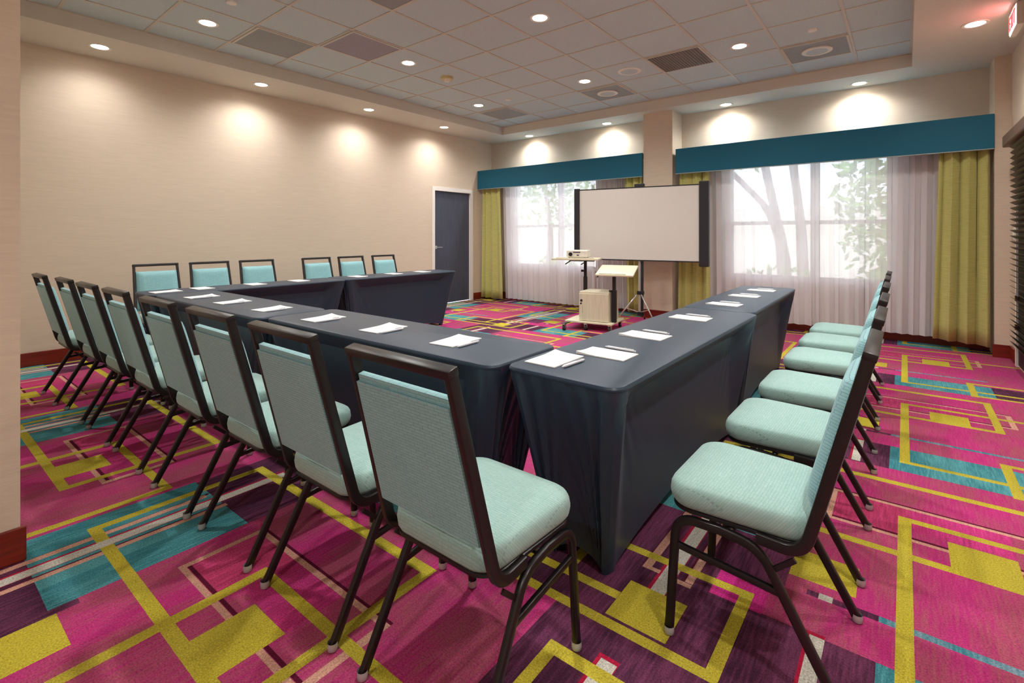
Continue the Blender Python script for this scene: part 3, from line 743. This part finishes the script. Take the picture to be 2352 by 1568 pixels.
# ------------------------------------------------------------------ tables under stretch covers
def cover_bm(L, Wd, H, ins, seed):
    """stretch cover: rounded table top, lip, sides drawn in to four foot pockets, creases fanning from the corners, hem raised between feet"""
    rnd = random.Random(seed); bm = bmesh.new(); r = 0.055; hx, hy = Wd / 2, L / 2; insx, insy = ins
    def outline(hx, hy, r, z_of):
        pass
    # parametrised perimeter: list of (x, y, side, s) with s in 0..1 along the side
    per = []
    nl, ns, nc = 84, 44, 6
    def addside(p, q, n):
        for k in range(n): t = (k + 0.5) / n; per.append((Vector(p).lerp(Vector(q), t), None))
    corners = [(hx, hy), (-hx, hy), (-hx, -hy), (hx, -hy)]
    pts = []
    for ci, (cx, cy) in enumerate(corners):
        sx, sy = (1 if cx > 0 else -1), (1 if cy > 0 else -1)
        c = Vector((cx - sx * r, cy - sy * r)); a0 = (0, 90, 180, 270)[ci]
        for k in range(nc + 1):
            a = math.radians(a0 + 90 * k / nc); pts.append((c + r * Vector((math.cos(a), math.sin(a))), 'c', ci, k / nc))
        nx = corners[(ci + 1) % 4]; long = (ci % 2 == 1)
        n = nl if long else ns
        p0 = c + r * Vector((math.cos(math.radians(a0 + 90)), math.sin(math.radians(a0 + 90))))
        sx2, sy2 = (1 if nx[0] > 0 else -1), (1 if nx[1] > 0 else -1)
        c2 = Vector((nx[0] - sx2 * r, nx[1] - sy2 * r)); p1 = c2 + r * Vector((math.cos(math.radians(a0 + 90)), math.sin(math.radians(a0 + 90))))
        for k in range(1, n):
            sk_ = 0.5 - 0.5 * math.cos(PI * k / n); sk_ = 0.75 * sk_ + 0.25 * k / n
            pts.append((p0.lerp(p1, sk_), 's', ci, sk_))
    levels = 30
    rings = []
    # top edge rings
    for (shrink, z) in ((0.012, H), (0.004, H - 0.003), (0.0, H - 0.010), (0.0, H - 0.016), (0.003, H - 0.020)):
        rings.append([bm.verts.new((p.x * (1 - shrink / hx), p.y * (1 - shrink / hy), z)) for p, *_ in pts])
    zt = H - 0.020
    TL = sorted({round(k / levels, 4) for k in range(1, levels + 1)} - {0.1333, 0.1667} | {0.1419})
    for j in range(1, len(TL) + 1):
        t = TL[j - 1]; ring = []
        for (p, kind, ci, s) in pts:
            # target foot line: perimeter scaled in to the feet
            foot = Vector((p.x * (hx - insx) / hx, p.y * (hy - insy) / hy))
            if kind == 's':
                long = (ci % 2 == 1); e = min(s, 1 - s) * (L if long else Wd); mid = 4 * s * (1 - s)
                zb = 0.012 + (0.065 if long else 0.05) * mid ** 0.7
                bow = (0.020 if long else 0.012) * mid * math.sin(PI * t) * 1.0
                fall = math.exp(-e / (0.20 if long else 0.11))
                # creases fan up from the foot pocket, and down from the table corner
                af = math.atan2(e + 0.01, (1 - t) * H + 0.10); at_ = math.atan2(e + 0.01, t * H + 0.05)
                w1 = math.sin(af * 46 + seed); w2 = math.sin(at_ * 30 + 2 * seed)
                if long: cre = 0.008 * fall * w2 * math.sin(PI * min(1, t * 1.3)) * max(0.0, 1 - t * 1.1) if t < 0.9 else 0.0
                else: cre = 0.015 * fall * math.copysign(abs(w1) ** 0.7, w1) * math.sin(PI * min(1, t ** 0.75)) ** 0.7
                m_ = min(1.0, e / 0.09); m_ = m_ * m_ * (3 - 2 * m_)
                drop = t * H; under = min(1.0, drop / 0.105)
                prof = t ** 0.92
                if long: prof = (1 - m_) * prof + m_ * (0.88 * under + 0.12 * max(0.0, (drop - 0.105) / (H - 0.105)))
                bow = bow * (0.3 if long else 1.0)
                q = p.lerp(foot, prof)
                nrm = Vector((-1, 0)) if ci == 1 else Vector((1, 0)) if ci == 3 else Vector((0, 1)) if ci == 0 else Vector((0, -1))
                q = q + nrm * (cre - bow)
            else:
                zb = 0.0; q = p.lerp(foot, t ** 0.92)
                q += (p.normalized()) * 0.004 * math.sin(s * 14 + seed) * math.sin(PI * t)
            z = zt + (zb - zt) * t
            ring.append(bm.verts.new((q.x, q.y, z)))
        rings.append(ring)
    n = len(pts)
    for A, B in zip(rings, rings[1:]):
        for k in range(n): bm.faces.new([A[k], A[(k + 1) % n], B[(k + 1) % n], B[k]])
    bm.faces.new(rings[0])
    return bm
def table(cx, cy, L, Wd, rz, label, seed, ins=(0.115, 0.15)):
    e = tag(empty('conference_table', (cx, cy, 0), math.radians(rz)), label, 'table', 'covered conference tables')
    smooth_by_angle(obj('table_cover', cover_bm(L, Wd, 0.74, ins, seed), M['spandex'], e), 24)
    for sx in (-1, 1):
        for sy in (-1, 1):
            bm = bmesh.new(); cyl(bm, (sx * (Wd / 2 - ins[0] - 0.035), sy * (L / 2 - ins[1] - 0.035), 0.0), (sx * (Wd / 2 - ins[0] - 0.04), sy * (L / 2 - ins[1] - 0.04), 0.70), 0.014)
            obj('leg', bm, M['black'], e, smooth=True)
table(-0.961, 2.41, 1.94, 0.484, 0.0, 'black covered table of the right row, at the near corner', 1)
table(-1.000, 4.30, 1.80, 0.462, 1.2, 'black covered table of the right row, far one towards the curtains', 2)
table(-2.115, 1.605, 1.79, 0.468, 91.2, 'black covered table of the near row, adjoining the right row', 3)
table(-3.925, 1.530, 1.80, 0.468, 91.2, 'black covered table of the near row, at its left end', 4)
table(-5.065, 2.165, 1.83, 0.44, 0.0, 'black covered table by the left wall, near end of its row', 5)
table(-5.075, 3.94, 1.70, 0.45, -1.0, 'black covered table by the left wall, far end towards the door', 6)

# ------------------------------------------------------------------ notepads and pens
ZP = 0.7405
def pad_bm(seed):
    rnd = random.Random(seed); bm = bmesh.new(); w, l, h = 0.14, 0.216, 0.004; nx, ny = 7, 10; g = {}
    c = rnd.choice(((-1, 1), (1, 1), (-1, -1))); lift = rnd.uniform(0.004, 0.010)
    for k in (0, 1):
        for i in range(nx + 1):
            for j in range(ny + 1):
                x, y = -w / 2 + w * i / nx, -l / 2 + l * j / ny
                d = max(0, 1 - (abs(x - c[0] * w / 2) / 0.09 + abs(y - c[1] * l / 2) / 0.11)) if k else 0
                g[k, i, j] = bm.verts.new((x, y, k * h + lift * d * d))
    for i in range(nx):
        for j in range(ny):
            bm.faces.new([g[0, i, j], g[0, i, j + 1], g[0, i + 1, j + 1], g[0, i + 1, j]]); bm.faces.new([g[1, i, j], g[1, i + 1, j], g[1, i + 1, j + 1], g[1, i, j + 1]])
    for j in range(ny):
        for i in (0, nx): bm.faces.new([g[0, i, j], g[0, i, j + 1], g[1, i, j + 1], g[1, i, j]])
    for i in range(nx):
        for j in (0, ny): bm.faces.new([g[0, i, j], g[0, i + 1, j], g[1, i + 1, j], g[1, i, j]])
    return bm
pads0 = [obj('notepad', pad_bm(s), M['paper']) for s in (1, 2, 3)]; padn = [0]
def pad(x, y, rz, label, group):
    k = padn[0]; o = pads0[k] if k < 3 else pads0[k % 3].copy()
    if k >= 3: COL.objects.link(o)
    padn[0] += 1; o.location = (x, y, ZP); o.rotation_euler = (0, 0, math.radians(rz)); tag(o, label, 'notepad', group)
pen0 = empty('pen')
bm = bmesh.new(); cyl(bm, (0, -0.065, 0), (0, 0.055, 0), 0.006); cyl(bm, (0, -0.065, 0), (0, -0.082, 0), 0.0058, 0.0015); cyl(bm, (0, 0.055, 0), (0, 0.066, 0), 0.003)
obj('barrel', bm, M['pen'], pen0, smooth=False)
obj('clip', BX(-0.002, 0.002, 0.012, 0.054, 0.0056, 0.0078), M['steel'], pen0); penn = [0]
def pen(x, y, rz, label, group):
    o = pen0 if penn[0] == 0 else copy_tree(pen0); penn[0] += 1
    o.location = (x, y, ZP + 0.0061); o.rotation_euler = (0, 0, math.radians(rz)); tag(o, label, 'pen', group)
ordn = ['first', 'second', 'third', 'fourth', 'fifth', 'sixth', 'seventh', 'eighth']
nearpads = [(-1.092, 1.628, 0), (-1.640, 1.615, 6), (-2.157, 1.588, 6), (-2.697, 1.556, 5), (-3.315, 1.540, 8), (-3.880, 1.512, 6), (-4.400, 1.485, 4), (-5.040, 1.420, 5)]
for i, (x, y, a) in enumerate(nearpads):
    where = 'square white notepad at the table corner, nearest the camera' if i == 0 else 'white notepad on the near table row, %s from the camera' % ordn[i]
    pad(x, y, a, where, 'notepads on the near row')
    if i < 7: pen(x + 0.100, y - 0.012, a - 3, 'pale pen beside the corner notepad nearest the camera' if i == 0 else 'pale pen right of the %s notepad on the near table row' % ordn[i], 'pens on the near row')
rp = [(-0.970, 1.838, 90), (-0.998, 2.290, 88), (-0.997, 2.940, 90), (-1.005, 3.675, 87), (-1.014, 4.275, 90), (-0.997, 4.800, 90)]
for i, (x, y, a) in enumerate(rp):
    pad(x, y, a, 'white notepad on the right table row, %s from the camera' % ordn[i], 'notepads on the right row')
    pen(x + 0.02, y + 0.096, a + 178, 'pale pen behind the %s notepad on the right table row' % ordn[i], 'pens on the right row')
lp = [(-5.09, 1.72, -88), (-5.10, 2.20, -90), (-5.11, 2.66, -90), (-5.10, 3.38, -88), (-5.09, 3.90, -90), (-5.08, 4.36, -90)]
for i, (x, y, a) in enumerate(lp): pad(x, y, a, 'white notepad on the table by the left wall, %s from the left' % ordn[i], 'notepads on the left row')

# ------------------------------------------------------------------ mobile presentation cart
ct = tag(empty('presentation_cart', (-3.14, 5.76, 0), math.radians(9)), 'pale wood presentation cart on casters before the screen', 'cart')
obj('base_board', BX(-0.40, 0.24, -0.25, 0.27, 0.095, 0.118, bev=0.004), M['board'], ct)
cb = obj('cabinet', BX(-0.215, 0.185, -0.20, 0.20, 0.118, 0.50, bev=0.004), M['box'], ct)
obj('cabinet_door', BX(-0.212, 0.182, -0.216, -0.201, 0.124, 0.475, bev=0.002), M['box'], cb)
bm = bmesh.new(); cyl(bm, (-0.180, -0.216, 0.385), (-0.180, -0.222, 0.385), 0.016, n=18); cyl(bm, (-0.186, -0.216, 0.345), (-0.186, -0.2215, 0.345), 0.011, n=16); obj('lock', bm, M['black'], cb)
bm = bmesh.new(); box(bm, -0.166, -0.160, -0.2175, -0.2165, 0.22, 0.31); obj('label_strip', bm, plain('green_grey_print', S(150, 170, 140), 0.6), cb)
bm = bmesh.new(); box(bm, -0.32, -0.275, 0.205, 0.25, 0.118, 0.66, bev=0.004); box(bm, -0.314, -0.281, 0.211, 0.244, 0.66, 0.89); obj('column', bm, M['black'], ct)
bm = bmesh.new(); box(bm, 0.20, 0.255, -0.14, -0.085, 0.118, 0.53, bev=0.004); box(bm, 0.209, 0.246, -0.131, -0.094, 0.53, 0.735); obj('column', bm, M['black'], ct)
for x, y, z in ((-0.297, 0.19, 0.74), (0.222, -0.155, 0.52)):
    bm = bmesh.new(); cyl(bm, (x - 0.045, y, z), (x - 0.015, y, z), 0.016, n=14); obj('knob', bm, M['black'], ct)
ms = Matrix.Translation((-0.40, 0.18, 0.905)) @ Matrix.Rotation(math.radians(12), 4, 'Z')
obj('shelf', BX(-0.32, 0.32, -0.20, 0.20, -0.012, 0.012, bev=0.004, mtx=ms), M['board'], ct)
obj('shelf_lip', BX(-0.26, 0.26, -0.195, -0.178, 0.012, 0.022, mtx=ms), M['board'], ct)
obj('mount_plate', BX(-0.10, 0.24, -0.07, 0.10, -0.032, -0.012, mtx=ms), M['black'], ct)
for x in (-0.45, -0.22):
    bm = bmesh.new(); cyl(bm, (x, 0.08, 0.885), (x - 0.06, 0.02, 0.835), 0.008); obj('lever', bm, M['black'], ct)
mt = Matrix.Translation((0.245, -0.04, 0.775)) @ Matrix.Rotation(math.radians(6), 4, 'Z') @ Matrix.Rotation(math.radians(15), 4, 'X')
bm = bmesh.new(); box(bm, -0.245, 0.235, -0.20, 0.20, -0.011, 0.011, bev=0.004, mtx=mt); obj('reading_shelf', bm, M['board'], ct)
bm = bmesh.new(); box(bm, -0.20, 0.14, -0.185, -0.17, 0.011, 0.022, mtx=mt); obj('shelf_lip', bm, M['board'], ct)
bm = bmesh.new(); box(bm, -0.08, 0.12, -0.12, 0.02, -0.028, -0.011, mtx=mt); obj('mount_plate', bm, M['black'], ct)
bm = bmesh.new(); cyl(bm, (0.06, -0.13, 0.735), (0.01, -0.16, 0.690), 0.008); obj('lever', bm, M['black'], ct)
for x, y in ((-0.36, -0.36), (-0.36, 0.24), (0.20, -0.20), (0.20, 0.22), (-0.12, -0.21)):
    cs = empty('caster', (x, y, 0)); cs.parent = ct
    bm = bmesh.new(); cyl(bm, (-0.013, 0, 0.034), (0.013, 0, 0.034), 0.034, n=20); smooth_by_angle(obj('wheel', bm, M['black'], cs))
    bm = bmesh.new(); box(bm, -0.019, -0.015, -0.016, 0.016, 0.03, 0.078); box(bm, 0.015, 0.019, -0.016, 0.016, 0.03, 0.078); box(bm, -0.019, 0.019, -0.03, 0.03, 0.076, 0.095); obj('fork', bm, M['steel'], cs)
bm = bmesh.new(); box(bm, -0.385, -0.335, -0.39, 0.24, 0.084, 0.0955, bev=0.002); obj('foot_bar', bm, M['black'], ct)

pj = tag(empty('projector', (-3.535, 5.86, 0.919), math.radians(20)), 'white projector standing on the upper shelf of the cart', 'projector')
obj('body', BX(-0.145, 0.145, -0.12, 0.15, 0.012, 0.108, bev=0.012), M['white_plastic'], pj)
bm = bmesh.new(); cyl(bm, (-0.085, -0.12, 0.054), (-0.085, -0.135, 0.054), 0.026, n=20); obj('lens', bm, M['black'], pj)
obj('vent_strip', BX(-0.05, 0.05, -0.1215, -0.119, 0.075, 0.088), M['case'], pj)
obj('port', BX(0.0, 0.03, -0.1215, -0.119, 0.035, 0.050), M['case'], pj)
for x in (-0.11, 0.11):
    bm = bmesh.new(); cyl(bm, (x, -0.09, 0.0), (x, -0.09, 0.014), 0.012); cyl(bm, (x, 0.09, 0.0), (x, 0.09, 0.014), 0.012); obj('foot', bm, M['black'], pj)

# ------------------------------------------------------------------ tripod projection screen
ts = tag(empty('projection_screen', (-2.94, 6.55, 0), math.radians(8.5)), 'wide white projection screen with black side cases on a tripod', 'projection screen')
obj('screen_surface', BX(-0.90, 0.81, -0.040, -0.036, 0.885, 1.905), M['screen'], ts)
bm = bmesh.new(); box(bm, -0.90, 0.81, -0.042, -0.034, 1.905, 1.92); box(bm, -0.90, 0.81, -0.042, -0.034, 0.868, 0.885); obj('border', bm, M['case'], ts)
obj('roller_case', BX(0.81, 0.935, -0.075, 0.02, 0.815, 1.955, bev=0.012), M['case'], ts)
obj('pull_bar', BX(-0.985, -0.90, -0.06, -0.015, 0.84, 1.935, bev=0.008), M['case'], ts)
bm = bmesh.new(); box(bm, -0.018, 0.018, -0.014, 0.016, 0.13, 1.0, bev=0.004); obj('pole', bm, M['chrome'], ts)
obj('inner_pole', BX(0.022, 0.052, -0.012, 0.014, 0.14, 1.97), M['case'], ts)
obj('top_hook', BX(-0.07, 0.07, -0.03, 0.02, 1.921, 1.965, bev=0.004), M['case'], ts)
obj('cross_arm', BX(-0.90, 0.81, -0.030, -0.016, 1.38, 1.40), M['case'], ts)
obj('collar', BX(-0.035, 0.06, -0.03, 0.03, 0.39, 0.44, bev=0.006), M['black'], ts)
obj('pole_foot', BX(-0.03, 0.06, -0.025, 0.025, 0.09, 0.145, bev=0.006), M['black'], ts)
for a in (200, 325, 90):
    c, s = math.cos(math.radians(a)), math.sin(math.radians(a)); bm = bmesh.new()
    R_ = 0.33 if a != 90 else 0.26
    cyl(bm, (0.02 * c, 0.02 * s, 0.41), (R_ * c, R_ * s, 0.012), 0.010); lg = obj('leg', bm, M['chrome'], ts, smooth=True)
    bm = bmesh.new(); cyl(bm, (R_ * 0.97 * c, R_ * 0.97 * s, 0.03), (R_ * c, R_ * s, 0.0), 0.013); obj('rubber_tip', bm, M['black'], lg)
    bm = bmesh.new(); cyl(bm, (0.02 * c, 0.02 * s, 0.14), (R_ * 0.55 * c, R_ * 0.55 * s, 0.19), 0.006); obj('brace', bm, M['chrome'], ts)
